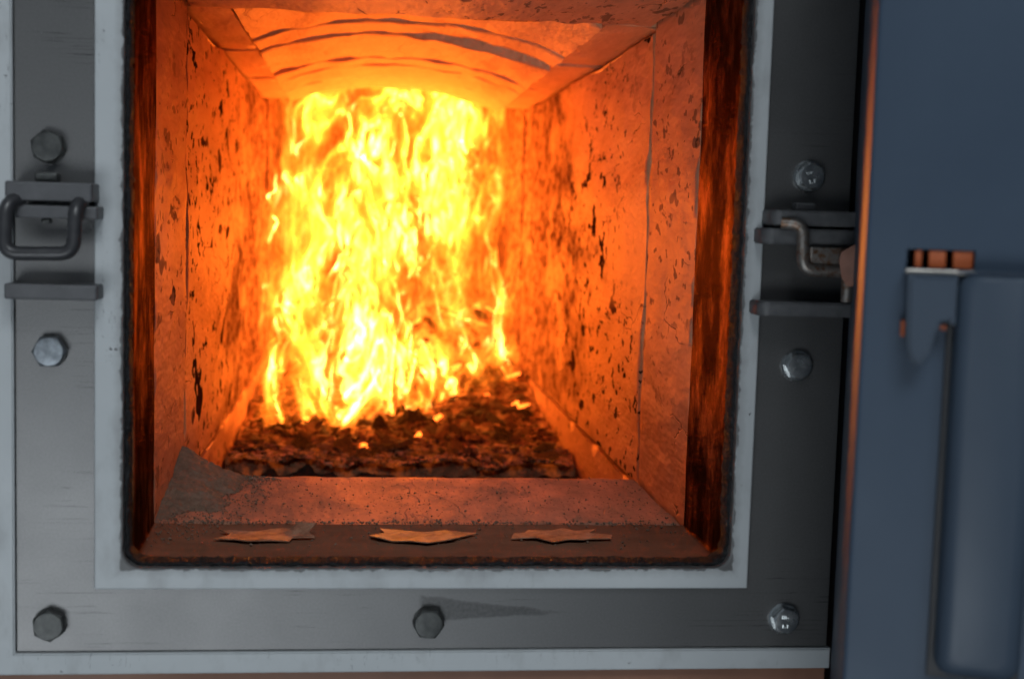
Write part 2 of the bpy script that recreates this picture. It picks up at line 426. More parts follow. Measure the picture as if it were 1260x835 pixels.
def frame_bm(o, ro, i, ri, y0, y1, bev, nside=8, wobble=None):
    """flat picture-frame plate: outer rect o, inner rect i (x0,x1,z0,z1), front y0, back y1, eased edges"""
    def grow(rc, d): return (rc[0] - d, rc[1] + d, rc[2] - d, rc[3] + d)
    L = lambda rc, rad: rect_loop(*rc, max(rad, 0.0003), 6, nside)
    st = [(y1, L(o, ro)), (y0 + bev, L(o, ro)), (y0 + bev * 0.3, L(grow(o, -bev * 0.3), ro)), (y0, L(grow(o, -bev), ro)),
          (y0, L(grow(i, bev), ri)), (y0 + bev * 0.3, L(grow(i, bev * 0.3), ri)), (y0 + bev, L(i, ri)), (y1, L(i, ri))]
    return loft(st, True, wobble)

def tube(points, rad, seg=12, flat=1.0):
    """round bar swept along points"""
    bm = bmesh.new(); rows = []
    pts = [Vector(p) for p in points]
    ref = Vector((0, 1, 0))
    for k, p in enumerate(pts):
        t = (pts[min(k + 1, len(pts) - 1)] - pts[max(k - 1, 0)]).normalized()
        n = (ref - t * ref.dot(t)).normalized(); b = t.cross(n)
        rows.append([bm.verts.new(p + (n * math.cos(2 * math.pi * i / seg) * flat + b * math.sin(2 * math.pi * i / seg)) * rad) for i in range(seg)])
    for k in range(len(rows) - 1):
        for i in range(seg):
            j = (i + 1) % seg
            bm.faces.new((rows[k][i], rows[k][j], rows[k + 1][j], rows[k + 1][i]))
    bm.faces.new(list(reversed(rows[0]))); bm.faces.new(rows[-1])
    bmesh.ops.recalc_face_normals(bm, faces=bm.faces[:])
    return mesh_from(bm, True, 50)

def round_path(pts, rad, n=6):
    """polyline with filleted corners"""
    P = [Vector(p) for p in pts]; out = [P[0]]
    for a, b, c in zip(P, P[1:], P[2:]):
        d1 = (a - b).normalized(); d2 = (c - b).normalized()
        s, e = b + d1 * rad, b + d2 * rad
        for i in range(n + 1):
            t = i / n
            out.append(s * (1 - t) ** 2 + b * 2 * t * (1 - t) + e * t * t)
    out.append(P[-1])
    return out

# ================================================================== the boiler
WL, WR, ZF, ZT = -0.136, 0.2265, -0.2122, 0.1512       # fire tunnel: left, right, floor, roof of the throat
boiler = thing("boiler", "grey steel solid fuel boiler seen from the front with its fire door open", "boiler", (0.045, 0.8, -0.36))

# front sheet metal -------------------------------------------------
def extrude_xz(pts, y0, y1, bev):
    bm = bmesh.new()
    A = [bm.verts.new((x, y0, z)) for x, z in pts]; B = [bm.verts.new((x, y1, z)) for x, z in pts]
    n = len(pts)
    for i in range(n):
        j = (i + 1) % n; bm.faces.new((A[i], A[j], B[j], B[i]))
    f1 = bm.faces.new(A); bm.faces.new(B)
    bmesh.ops.recalc_face_normals(bm, faces=bm.faces[:])
    bmesh.ops.bevel(bm, geom=list(f1.edges), offset=bev, segments=2, affect='EDGES')
    return mesh_from(bm, True, 12)
link("casing", extrude_xz([(-0.36, -0.2622), (0.2800, -0.2622), (0.2800, -0.2502), (-0.1878, -0.2502), (-0.1878, 0.305), (0.2800, 0.305), (0.2800, 0.33), (-0.36, 0.33)], -0.003, 0.012, 0.0008), 'pale', boiler)
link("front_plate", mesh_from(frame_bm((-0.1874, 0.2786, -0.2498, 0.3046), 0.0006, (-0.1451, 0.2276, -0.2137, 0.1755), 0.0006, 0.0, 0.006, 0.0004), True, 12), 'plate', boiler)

def rim_wobble(p, k):
    if k >= 4:                                           # the inner edge is chipped and uneven
        a = noise.noise(Vector((p.x * 160, 3.0, p.z * 160))) * 0.0007 + noise.noise(Vector((p.x * 420, 9.0, p.z * 420))) * 0.0004
        c = Vector((0.045, p.y, -0.02)); d = (p - c)
        if abs(d.x) / 0.17 > abs(d.z) / 0.18: p = p + Vector((math.copysign(a, d.x), 0, 0))
        else: p = p + Vector((0, 0, math.copysign(a, d.z)))
    return p
link("opening_rim", mesh_from(frame_bm((-0.1447, 0.2272, -0.2133, 0.175), 0.0008, (-0.1291, 0.2161, -0.2011, 0.160), 0.010, -0.0045, 0.012, 0.0010, 120, rim_wobble), True, 12), 'pale', boiler)

def gasket_wobble(p, k):
    a = noise.turbulence(p * 300, 3, False) * 0.0022 + noise.noise(p * 110) * 0.0006
    return p + Vector((noise.noise(p * 260) * 0.0010, -a, noise.noise(p * 230 + Vector((5, 5, 5))) * 0.0010))
link("door_gasket", mesh_from(frame_bm((-0.1300, 0.2170, -0.2020, 0.161), 0.0105, (-0.1270, 0.2148, -0.1998, 0.1585), 0.0105, 0.0005, 0.016, 0.0014, 120, gasket_wobble), True, 80), 'gasket', boiler)

# steel throat: a welded sheet liner that widens a little inwards behind a turned-in lip
def throat_wobble(p, k):
    s = noise.noise(Vector((p.x * 30, p.y * 25, p.z * 12))) * 0.0010 + noise.noise(Vector((p.x * 90, p.y * 70, p.z * 60))) * 0.00035
    return p + Vector((s, 0, s))
def TL(dx, dzb, rad): return rect_loop(WL + dx, WR - dx, ZF + dzb, ZT + 0.006 - dx * 0.3, rad, 6, 60)
ts = [(0.150, TL(-0.012, -0.012, 0.003)), (0.014, TL(-0.006, -0.004, 0.010)), (0.0125, TL(0.0080, 0.0090, 0.011)), (0.0128, TL(0.0092, 0.0106, 0.011)), (0.0150, TL(0.0096, 0.0112, 0.011)),
      (0.0190, TL(0.0090, 0.0104, 0.010)), (0.026, TL(0.0074, 0.0088, 0.009)), (0.034, TL(0.0066, 0.0070, 0.008)), (0.05, TL(0.0054, 0.0042, 0.006)),
      (0.07, TL(0.0042, 0.0024, 0.005)), (0.09, TL(0.0032, 0.0016, 0.004)), (0.11, TL(0.0022, 0.001, 0.003)), (0.13, TL(0.0012, 0.0006, 0.002)), (0.1488, TL(0.0003, 0.0003, 0.001))]
link("steel_throat", mesh_from(loft(ts, True, throat_wobble), True, 50), 'steel', boiler)

# firebricks of the throat -------------------------------------------
def brick(name, mat, *a, rough=0.0022, cell=0.009, rad=0.002, seed=0.0, freq=45.0):
    return link(name, mesh_from(grid_box(*a, rad, cell, rough, freq, seed, 0.0002), True, 60), mat, boiler)
brick("jamb_brick", 'jamb', -0.196, WL, 0.1505, 0.3120, -0.27, 0.235, seed=1)
brick("jamb_brick", 'jamb', WR, 0.286, 0.1505, 0.3120, -0.27, 0.235, seed=2)
brick("sill_brick", 'sill', WL + 0.0004, WR - 0.0004, 0.1495, 0.3165, -0.262, ZF, seed=3, rough=0.0012)
brick("lintel_brick", 'jamb', WL + 0.0004, WR - 0.0004, 0.1495, 0.3165, ZT, 0.235, seed=4, rough=0.003)

# side wall panels ---------------------------------------------------
brick("wall_panel", 'wall', -0.196, WL - 0.0010, 0.3225, 1.178, -0.2195, 0.1490, seed=5, cell=0.010, rough=0.0035, freq=22)
brick("wall_panel", 'wall', WR + 0.0010, 0.286, 0.3225, 1.178, -0.2195, 0.1490, seed=6, cell=0.010, rough=0.0035, freq=22)
brick("rear_wall_panel", 'wall', -0.196, WL + 0.001, 1.182, 1.50, -0.2195, 0.60, seed=7, cell=0.016, rough=0.004, freq=22)
brick("rear_wall_panel", 'wall', WR - 0.001, 0.286, 1.182, 1.50, -0.2195, 0.60, seed=8, cell=0.016, rough=0.004, freq=22)
brick("lower_wall_panel", 'jamb', -0.196, WL - 0.0025, 0.3185, 1.50, -0.345, -0.2225, seed=9, cell=0.012, rough=0.003)
brick("lower_wall_panel", 'jamb', WR + 0.0025, 0.286, 0.3185, 1.50, -0.345, -0.2225, seed=10, cell=0.012, rough=0.003)
brick("back_wall", 'wall', -0.196, 0.286, 1.502, 1.56, -0.345, 0.60, seed=11, cell=0.016, rough=0.005, freq=22)

# vault: springer blocks and arch segments ----------------------------
SEG = [(0.3185, 0.520, 0.0020), (0.5225, 0.602, 0.0012), (0.6125, 0.808, 0.0000), (0.8155, 0.880, -0.0014), (0.8830, 1.010, -0.0022), (1.0125, 1.180, -0.0018)]
AL, AR = -0.1055, 0.1868
def arch_segment(y0, y1, dz, seed):
    bm = bmesh.new(); NX, NY = 34, max(3, int((y1 - y0) / 0.016)); th = 0.05; rise = 0.027
    ys = [y0, y0 + 0.0012] + [y0 + (y1 - y0) * j / NY for j in range(1, NY)] + [y1 - 0.0012, y1]
    def P(i, y, top, ease):
        t = i / NX; x = AL + 0.0012 + (AR - AL - 0.0024) * t
        z = 0.1520 + dz - 0.0035 * t + rise * (1 - (2 * t - 1) ** 2) ** 0.85
        if top: z += th
        else: z += ease
        a = noise.turbulence(Vector((x * 34 + seed, y * 34, z * 10)), 3, False) - 0.45
        wy = noise.noise(Vector((x * 16 + seed * 3, y * 7, 1.7))) * 0.0032
        if abs(y0 - 0.6125) < 1e-6 and y < y0 + 0.03: wy += 0.014 * max(0.0, t - 0.45) * (1 - (y - y0) / 0.03)
        if abs(y0 - 0.6125) < 1e-6:
            e_ = max(0.0, min(1.0, (t - 0.42) / 0.33)); g_ = max(0.0, min(1.0, (1.02 - t) / 0.12))
            z -= 0.0060 * e_ * e_ * (3 - 2 * e_) * g_ * (1 - (y - y0) / (y1 - y0))
        return Vector((x, y + wy, z + a * 0.003))
    low = [[bm.verts.new(P(i, y, False, 0.0012 if k in (0, len(ys) - 1) else 0)) for i in range(NX + 1)] for k, y in enumerate(ys)]
    top = [[bm.verts.new(P(i, y, True, 0)) for i in range(NX + 1)] for y in ys]
    for k in range(len(ys) - 1):
        for i in range(NX):
            bm.faces.new((low[k][i], low[k + 1][i], low[k + 1][i + 1], low[k][i + 1]))
            bm.faces.new((top[k][i], top[k][i + 1], top[k + 1][i + 1], top[k + 1][i]))
        bm.faces.new((low[k][0], top[k][0], top[k + 1][0], low[k + 1][0]))
        bm.faces.new((low[k][NX], low[k + 1][NX], top[k + 1][NX], top[k][NX]))
    for i in range(NX):
        bm.faces.new((low[0][i], low[0][i + 1], top[0][i + 1], top[0][i]))
        bm.faces.new((low[-1][i], top[-1][i], top[-1][i + 1], low[-1][i + 1]))
    bmesh.ops.recalc_face_normals(bm, faces=bm.faces[:])
    return mesh_from(bm, True, 50)
for s, (a, b, dz) in enumerate(SEG):
    link("arch_segment", arch_segment(a, b, dz, s * 7.3), 'arch', boiler)
SPR = [(0.3185, 0.603), (0.6115, 0.882), (0.8845, 1.180)]
for s, (a, b) in enumerate(SPR):
    for side in (0, 1):
        x0, x1 = ((-0.196, AL) if side == 0 else (AR, 0.286))
        bm = grid_box(x0, x1, a, b, 0.1505, 0.212, 0.0018, 0.011, 0.0028, 40, s * 2 + side + 20)
        for w in bm.verts:                                # the underside slopes up towards the arch
            t = (w.co.x - x0) / (x1 - x0); t = t if side == 0 else 1 - t
            if w.co.z < 0.16: w.co.z += 0.0025 * t - 0.0012 * side
        link("springer_block", mesh_from(bm, True, 60), 'arch', boiler)

# outer shell closing the chamber ------------------------------------
bm = bmesh.new()
for (x0, x1, y0, y1, z0, z1) in ((-0.33, -0.30, 0.013, 1.62, -0.36, 0.64), (0.250 + 0.04, 0.2805 + 0.02, 0.013, 1.62, -0.36, 0.64), (-0.2995, 0.2895, 1.585, 1.615, -0.36, 0.64),
                                 (-0.2995, 0.2895, 0.013, 1.5845, 0.61, 0.64), (-0.2995, 0.2895, 0.013, 1.5845, -0.36, -0.347), (-0.2995, 0.2895, 0.0135, 1.18, 0.26, 0.28)):
    q = bmesh.ops.create_cube(bm, size=1)
    for w in q['verts']:
        w.co = Vector(((x0 + x1) / 2 + w.co.x * (x1 - x0), (y0 + y1) / 2 + w.co.y * (y1 - y0), (z0 + z1) / 2 + w.co.z * (z1 - z0)))
link("boiler_shell", mesh_from(bm, False), 'shell', boiler)
link("base_board", box_mesh(-0.36, 0.2800, 0.004, 0.030, -0.36, -0.2626, 0.001), 'board', boiler)
link("grate_bar", mesh_from(grid_box(WL + 0.001, WR - 0.001, 0.600, 0.632, -0.345, -0.2700, 0.005, 0.006, 0.014, 60, 31, 0.002), True, 80), 'grate', boiler)

# bolts ----------------------------------------------------------------
def hex_bolt(rad, h, flange, dome, turn):
    bm = bmesh.new()
    prof = []
    if flange: prof += [(rad * 1.16, 0.0, 1), (rad * 1.16, 0.0010, 1), (rad * 1.04, 0.0022, 1)]
    prof += [(rad, 0.0 if not flange else 0.0022, 0), (rad, h - 0.0012, 0), (rad * 0.95, h - 0.0006, 2), (rad * 0.82, h, 1), (rad * 0.78, h + 0.00005, 1), (rad * 0.3, h + 0.0001, 1)]
    n = 36; rows = []
    for (rr, y, rnd) in prof:
        row = []
        for i in range(n):
            a = 2 * math.pi * i / n
            hx = math.cos(math.pi / 6) / math.cos(((a + math.pi / 6) % (math.pi / 3)) - math.pi / 6)
            k = hx if rnd == 0 else (min(hx, 0.90) / 0.95 if rnd == 2 else 1.0)
            a2 = a + turn
            row.append(bm.verts.new((math.cos(a2) * rr * k, -y, math.sin(a2) * rr * k)))
        rows.append(row)
    for A, B in zip(rows, rows[1:]):
        for i in range(n):
            j = (i + 1) % n
            bm.faces.new((A[i], A[j], B[j], B[i]))
    bm.faces.new(rows[-1])
    bmesh.ops.recalc_face_normals(bm, faces=bm.faces[:])
    return mesh_from(bm, True, 18)

def mark_mesh(rad, h):
    """raised maker's marks on the bolt head: short strokes above and below the middle"""
    bm = bmesh.new()
    S = [(-0.34, 0.30, 0.07, 0.26), (-0.20, 0.30, 0.06, 0.26), (-0.02, 0.37, 0.18, 0.06), (-0.06, 0.28, 0.06, 0.18), (0.08, 0.28, 0.06, 0.10), (-0.24, -0.36, 0.07, 0.24), (-0.08, -0.46, 0.05, 0.05),
         (0.10, -0.36, 0.07, 0.24), (0.20, -0.27, 0.14, 0.06), (0.20, -0.38, 0.12, 0.06), (0.27, -0.33, 0.05, 0.10)]
    for (x, z, w, t) in S:
        q = bmesh.ops.create_cube(bm, size=1)
        for v in q['verts']: v.co = Vector((x * rad + v.co.x * w * rad, -h + v.co.y * 0.0009, z * rad + v.co.z * t * rad))
    return mesh_from(bm, False)

BOLTS = [(-0.169, 0.0291, 'bolt_dark', 0.2, 0), (-0.1684, -0.081, 'bolt_worn', 0.55, 0), (-0.1691, -0.2335, 'bolt_dark', 0.1, 0), (0.0412, -0.2335, 'bolt_dark', 0.45, 0),
         (0.2534, 0.0271, 'bolt_zinc', 0.15, 1), (0.2517, -0.0819, 'bolt_zinc', 0.5, 1), (0.2514, -0.2325, 'bolt_zinc', 0.3, 1)]
for (x, z, m, turn, zinc) in BOLTS:
    b = link("bolt", hex_bolt(0.0092 if not zinc else 0.0082, 0.0068, bool(zinc), 0.0006, turn), m, boiler)
    b.matrix_world = Matrix.Translation((x, 0.0, z)); b.parent = boiler
    b.matrix_parent_inverse = PINV[boiler.name]; b.location = (x, 0, z)
    PINV[b.name] = Matrix.Translation((-x, 0, -z))
    WS = 0.0096 if zinc else 0.0090
    bm = loft([(0.0, [(math.cos(a) * WS, math.sin(a) * WS) for a in [i * math.pi / 16 for i in range(32)]]), (-0.0010, [(math.cos(i * math.pi / 16) * (WS - 0.0003), math.sin(i * math.pi / 16) * (WS - 0.0003)) for i in range(32)]),
               (-0.0011, [(math.cos(i * math.pi / 16) * 0.0055, math.sin(i * math.pi / 16) * 0.0055) for i in range(32)])], False)
    w = link("washer", mesh_from(bm), 'bolt_zinc' if zinc else 'bolt_dark', None)
    w.parent = b
    if zinc:
        k = link("head_marks", mark_mesh(0.0080, 0.0072), 'bolt_zinc', None); k.parent = b
        k.rotation_euler = (0, turn * 2.2 - 0.6, 0)

# left striker bracket -------------------------------------------------
sb = link("striker_bracket", box_mesh(-0.1865, -0.1420, -0.024, -0.0002, 0.0002, 0.0102, 0.0012), 'bracket', boiler)
tag(sb, "upper bar of the left striker bracket")
def sub(name, me, mat, par):
    o = link(name, me, mat, None); o.parent = par; return o
sub("bracket_plate", box_mesh(-0.1820, -0.1398, -0.0215, -0.0003, -0.0089, -0.0020, 0.0010), 'bracket', sb)
sub("pin_head", box_mesh(-0.1732, -0.1615, -0.017, -0.006, 0.0103, 0.0152, 0.0012), 'bolt_dark', sb)
sub("pin_end", box_mesh(-0.1700, -0.1650, -0.016, -0.011, -0.0118, -0.0090, 0.0010), 'bolt_dark', sb)
loop_pts = round_path([(-0.1790, -0.019, 0.0010), (-0.1850, -0.0275, -0.0010), (-0.1855, -0.029, -0.0275), (-0.1505, -0.029, -0.0268), (-0.1497, -0.0275, -0.0015), (-0.1480, -0.019, 0.0005)], 0.0075, 8)
sub("striker_loop", tube(loop_pts, 0.0038, 14), 'loop', sb)
link("lower_bracket_bar", box_mesh(-0.1878, -0.1399, -0.0215, -0.0002, -0.0519, -0.0435, 0.0012), 'bracket', boiler)

# right hinge bracket ----------------------------------------------------
def rounded_bar(x0, x1, y0, y1, z0, z1, rad):
    """bar with its free front corner rounded in plan"""
    pts = [(x1, y1), (x0, y1)] + [(x0 + rad - rad * math.cos(math.radians(a)), y0 + rad - rad * math.sin(math.radians(a))) for a in range(0, 91, 9)] + [(x1, y0)]
    bm = bmesh.new()
    lo = [bm.verts.new((x, y, z0)) for x, y in pts]; hi = [bm.verts.new((x, y, z1)) for x, y in pts]
    n = len(pts)
    for i in range(n):
        j = (i + 1) % n; bm.faces.new((lo[i], lo[j], hi[j], hi[i]))
    e1 = bm.faces.new(lo); e2 = bm.faces.new(hi)
    bmesh.ops.recalc_face_normals(bm, faces=bm.faces[:])
    ed = list({e for fc in (e1, e2) for e in fc.edges})
    bmesh.ops.bevel(bm, geom=ed, offset=0.0009, segments=2, affect='EDGES')
    return mesh_from(bm, True, 30)
hb = link("hinge_bracket", rounded_bar(0.2256, 0.2775, -0.024, -0.0002, -0.0012, 0.0072, 0.006), 'bracket_r', boiler)
tag(hb, "upper bar of the right hinge bracket")
sub("bracket_plate", rounded_bar(0.2214, 0.2770, -0.0225, -0.0003, -0.0118, -0.0030, 0.007), 'bracket_r', hb)
sub("pin_head", box_mesh(0.2420, 0.2540, -0.014, -0.006, 0.0073, 0.0118, 0.0012), 'bracket_r', hb)
rod = round_path([(0.2310, -0.024, 0.0000), (0.2420, -0.028, -0.0004), (0.2428, -0.0295, -0.0255), (0.2560, -0.0295, -0.0262), (0.2790, -0.0285, -0.0258)], 0.0065, 8)
sub("keeper_rod", tube(rod, 0.0034, 14), 'loop_rust', hb)
sub("keeper_plate", box_mesh(0.2475, 0.2750, -0.0275, -0.0240, -0.0245, -0.0128, 0.0008), 'loop_rust', hb)
link("lower_bracket_bar", rounded_bar(0.2205, 0.2770, -0.0235, -0.0002, -0.0520, -0.0440, 0.007), 'bracket_r', boiler)

# ------------------------------------------------------------------ the open door (its free edge faces the camera)
DA = math.radians(-19.2)
DM = Matrix.Translation((0.2122, -0.200, 0.0)) @ Matrix.Rotation(DA, 4, 'Z')
def door_mesh():
    bm = bmesh.new()
    X = [0, 0.0172, 0.0447, 0.135]; Z = [-0.36, -0.0172, -0.0092, 0.28]; dp = 0.214
    V = {}
    def v(x, y, z):
        k = (round(x, 5), round(y, 5), round(z, 5))
        if k not in V: V[k] = bm.verts.new(k)
        return V[k]
    for i in range(3):
        for j in range(3):
            if (i, j) == (1, 1): continue
            bm.faces.new((v(X[i], 0, Z[j]), v(X[i + 1], 0, Z[j]), v(X[i + 1], 0, Z[j + 1]), v(X[i], 0, Z[j + 1])))
    # slot walls and floor
    a, b, c, d, q = X[1], X[2], Z[1], Z[2], 0.02
    for (p1, p2) in (((a, c), (b, c)), ((b, c), (b, d)), ((b, d), (a, d)), ((a, d), (a, c))):
        bm.faces.new((v(p1[0], 0, p1[1]), v(p1[0], q, p1[1]), v(p2[0], q, p2[1]), v(p2[0], 0, p2[1])))
    bm.faces.new((v(a, q, c), v(b, q, c), v(b, q, d), v(a, q, d)))
    # sides and back
    for j in range(3):
        bm.faces.new((v(0, 0, Z[j]), v(0, 0, Z[j + 1]), v(0, dp, Z[j + 1]), v(0, dp, Z[j])))
        bm.faces.new((v(X[3], 0, Z[j]), v(X[3], dp, Z[j]), v(X[3], dp, Z[j + 1]), v(X[3], 0, Z[j + 1])))
        bm.faces.new((v(0, dp, Z[j]), v(0, dp, Z[j + 1]), v(X[3], dp, Z[j + 1]), v(X[3], dp, Z[j])))
    for z in (Z[0], Z[3]):
        bm.faces.new([v(x, 0, z) for x in X] + [v(X[3], dp, z), v(0, dp, z)])
    bmesh.ops.recalc_face_normals(bm, faces=bm.faces[:])
    ed = [e for e in bm.edges if all(abs(w.co.x) < 1e-6 and abs(w.co.y) < 1e-6 for w in e.verts)]
    bmesh.ops.bevel(bm, geom=ed, offset=0.0022, segments=4, affect='EDGES', profile=0.5)
    return mesh_from(bm, True, 35)
door = link("fire_door", door_mesh(), 'door', boiler)
door.matrix_world = DM
door.matrix_parent_inverse = PINV[boiler.name]
door.location = DM.to_translation(); door.rotation_euler = (0, 0, DA)
tag(door, "thick blue grey fire door standing open")

def grip_mesh():
    """upright grip: a proud bar with rounded edges and rounded lower corners"""
    bm = bmesh.new()
    x0, x1, z0, z1, d = 0.0372, 0.0712, -0.1880, -0.0185, 0.017
    L = lambda gr: [(x, z) for x, z in rect_loop(x0 + gr, x1 - gr, z0 + gr, z1 - gr * 0.2, 0.0065, 8, 1)]
    st = [(0.001, L(0)), (-d + 0.007, L(0.0001)), (-d + 0.0042, L(0.0008)), (-d + 0.0020, L(0.0022)), (-d + 0.0007, L(0.0042)), (-d, L(0.0068))]
    bm = loft(st, False)
    bm.verts.ensure_lookup_table()
    n = len(L(0)); bm.faces.new([bm.verts[5 * n + i] for i in range(n)])
    bmesh.ops.recalc_face_normals(bm, faces=bm.faces[:])
    return mesh_from(bm, True, 40)
sub("door_grip", grip_mesh(), 'grip', door)
sub("grip_shadow_plate", box_mesh(0.0346, 0.0722, -0.0022, -0.0002, -0.1922, -0.0200, 0.0008), 'grip_shade', door)  # dark plate added to stand for the shadow beside and below the grip

def plate_poly(pts, y0, y1, bev=0.0008):
    bm = bmesh.new()
    A = [bm.verts.new((x, y0, z)) for x, z in pts]; B = [bm.verts.new((x, y1, z)) for x, z in pts]
    n = len(pts)
    for i in range(n):
        j = (i + 1) % n; bm.faces.new((A[i], A[j], B[j], B[i]))
    f1 = bm.faces.new(A); bm.faces.new(B)
    bmesh.ops.recalc_face_normals(bm, faces=bm.faces[:])
    bmesh.ops.bevel(bm, geom=list(f1.edges), offset=bev, segments=2, affect='EDGES')
    return mesh_from(bm, True, 35)
hook = [(0.0174, -0.0195), (0.0371, -0.0195), (0.0371, -0.0400), (0.0345, -0.0385), (0.0315, -0.0395), (0.0295, -0.0440), (0.0275, -0.0520), (0.0240, -0.0570), (0.0205, -0.0560), (0.0186, -0.0510), (0.0178, -0.0410)]
sub("latch_hook", plate_poly(hook, -0.0135, -0.0005, 0.0015), 'grip', door)
sub("slot_lip", box_mesh(0.0165, 0.0445, -0.0085, -0.0002, -0.0194, -0.0174, 0.0005), 'lip', door)
sub("grip_cap", box_mesh(0.0372, 0.1345, -0.0125, -0.0004, -0.0184, -0.0176, 0.0003), 'door', door)
for (a, b) in ((0.0205, 0.0235), (0.0262, 0.0332), (0.0360, 0.0440)):
    sub("latch_pawl", box_mesh(a, b, 0.0012, 0.0195, -0.0170, -0.0094, 0.0006), 'orange', door)
sub("latch_pawl", box_mesh(0.0160, 0.0176, -0.0070, -0.0004, -0.0460, -0.0390, 0.0006), 'orange', door)
sub("latch_pawl", box_mesh(0.0316, 0.0345, -0.0060, -0.0004, -0.0425, -0.0402, 0.0005), 'orange', door)
sub("hinge_knuckle", plate_poly([(0.006, -0.0080), (-0.0010, -0.0110), (-0.0072, -0.0150), (-0.0080, -0.0200), (-0.0062, -0.0285), (-0.0035, -0.0330), (0.006, -0.0340)], 0.160, 0.178, 0.0015), 'knuckle', door)
sub("hinge_pin", tube([(-0.0030, 0.166, -0.0420), (-0.0030, 0.166, -0.0300)], 0.0032, 14), 'loop_rust', door)

# ================================================================== fuel, ash and loose scale
def bed_z(x, y):
    t = (y - 0.632) / 0.55
    z = -0.262 + 0.018 * max(0, min(1, t * 1.2))
    s = lambda a, b, q: max(0.0, min(1.0, (q - a) / (b - a))) ** 2 * (3 - 2 * max(0.0, min(1.0, (q - a) / (b - a))))
    z += 0.014 * s(0.85, 1.05, y) * s(-0.02, 0.14, x)
    z += 0.070 * s(1.06, 1.34, y) * s(-0.06, 0.12, x)
    z += 0.022 * s(1.0, 1.3, y)
    z += 0.010 * noise.noise(Vector((x * 24, y * 24, 0.3))) + 0.004 * noise.noise(Vector((x * 60, y * 60, 2.3)))
    return z
bm = bmesh.new()
NX, NY = 90, 200
g = [[None] * (NX + 1) for _ in range(NY + 1)]
for j in range(NY + 1):
    for i in range(NX + 1):
        x = WL - 0.001 + (WR - WL + 0.002) * i / NX; y = 0.628 + (1.50 - 0.628) * j / NY
        z = bed_z(x, y) + 0.0022 * noise.noise(Vector((x * 110, y * 110, 5.0))) + (-0.03 if j == 0 else 0)
        g[j][i] = bm.verts.new((x, y, z))
for j in range(NY):
    for i in range(NX):
        bm.faces.new((g[j][i], g[j][i + 1], g[j + 1][i + 1], g[j + 1][i]))
tag(link("fuel_bed", mesh_from(bm, True, 180), 'bed'), "smouldering bed of brown ash and crumbled wood under the flames", "fuel bed", kind="stuff")

def chip_mesh(lx, ly, lz, seed):
    rnd = random.Random(seed); bm = bmesh.new()
    for _ in range(11):
        p = Vector((rnd.uniform(-1, 1), rnd.uniform(-1, 1), rnd.uniform(-1, 1)))
        m = max(abs(p.x), abs(p.y), abs(p.z)); p = p / m * rnd.uniform(0.75, 1.0)
        bm.verts.new((p.x * lx, p.y * ly, p.z * lz))
    h = bmesh.ops.convex_hull(bm, input=bm.verts[:])
    bmesh.ops.delete(bm, geom=list({e for e in h['geom_interior'] if isinstance(e, bmesh.types.BMVert)}), context='VERTS')
    bmesh.ops.recalc_face_normals(bm, faces=bm.faces[:])
    return mesh_from(bm, False)
rc = random.Random(11)
CH = [chip_mesh(1.0, rc.uniform(0.35, 0.8), rc.uniform(0.16, 0.4), 100 + k) for k in range(12)]
variants = {}
def chip(name, mat, x, y, z, size, rnd):
    k = rnd.randrange(12)
    key = (k, mat)
    if key not in variants:
        me = CH[k].copy(); me.materials.clear(); me.materials.append(M[mat]); variants[key] = me
    o = bpy.data.objects.new(name, variants[key]); C.objects.link(o)
    o.location = (x, y, z); o.scale = (size, size, size)
    o.rotation_euler = (rnd.gauss(0, 0.4), rnd.gauss(0, 0.4), rnd.uniform(0, 6.3))
    return o
rnd = random.Random(3)
n = 0
while n < 290:
    x = rnd.uniform(WL + 0.014, WR - 0.014); y = rnd.uniform(0.637, 1.28)
    right = max(0.0, min(1.0, (x + 0.02) / 0.16))
    if y > 0.86 and rnd.random() > 0.25 + 0.75 * right: continue
    near = y < 0.82
    size = rnd.uniform(0.006, 0.016) if near else rnd.uniform(0.007, 0.017)
    mat = rnd.choices(['chip', 'char', 'ember'], [0.5, 0.48, 0.02] if near else [0.22, 0.68, 0.10])[0]
    o = chip("wood_chip", mat, x, y, bed_z(x, y) + size * 0.35 + 0.003, size, rnd)
    if mat == 'ember': tag(o, "glowing orange ember lying on the fuel bed at the foot of the flames", "ember", "glowing embers"); o.name = "ember"
    elif near: tag(o, "small brown scrap of scorched wood on the front of the fuel bed", "wood chip", "wood scraps on the front of the fuel bed")
    else: tag(o, "dark charred wood chip in the burning heap behind the front of the bed", "wood chip", "charred wood chips in the burning heap")
    n += 1
# crumbs too small to pick apart
bm = bmesh.new()
for k in range(7000):
    x = rnd.uniform(WL + 0.006, WR - 0.006); y = 0.622 + (rnd.random() ** 1.6) * 0.5
    s = rnd.uniform(0.0012, 0.0040)
    c = Vector((x, y, bed_z(x, y) + s * 0.6 + 0.002)); rot = Matrix.Rotation(rnd.uniform(0, 6.3), 3, 'Z') @ Matrix.Rotation(rnd.gauss(0, 0.6), 3, 'X')
    vs = [bm.verts.new(c + rot @ Vector((a * s * rnd.uniform(0.8, 2.6), b * s * rnd.uniform(0.3, 0.8), d * s * rnd.uniform(0.2, 0.6)))) for a, b, d in ((1, 1, -1), (-1, 1, -1), (-1, -1, -1), (1, -1, -1), (0.7, 0.6, 1), (-0.8, -0.3, 1))]
    for fa in ((0, 1, 4), (1, 5, 4), (1, 2, 5), (2, 3, 5), (3, 4, 5), (3, 0, 4)): bm.faces.new([vs[q] for q in fa])
tag(link("wood_crumbs", mesh_from(bm, False), 'crumb'), "fine brown wood crumbs scattered over the front of the fuel bed", "wood crumbs", kind="stuff")

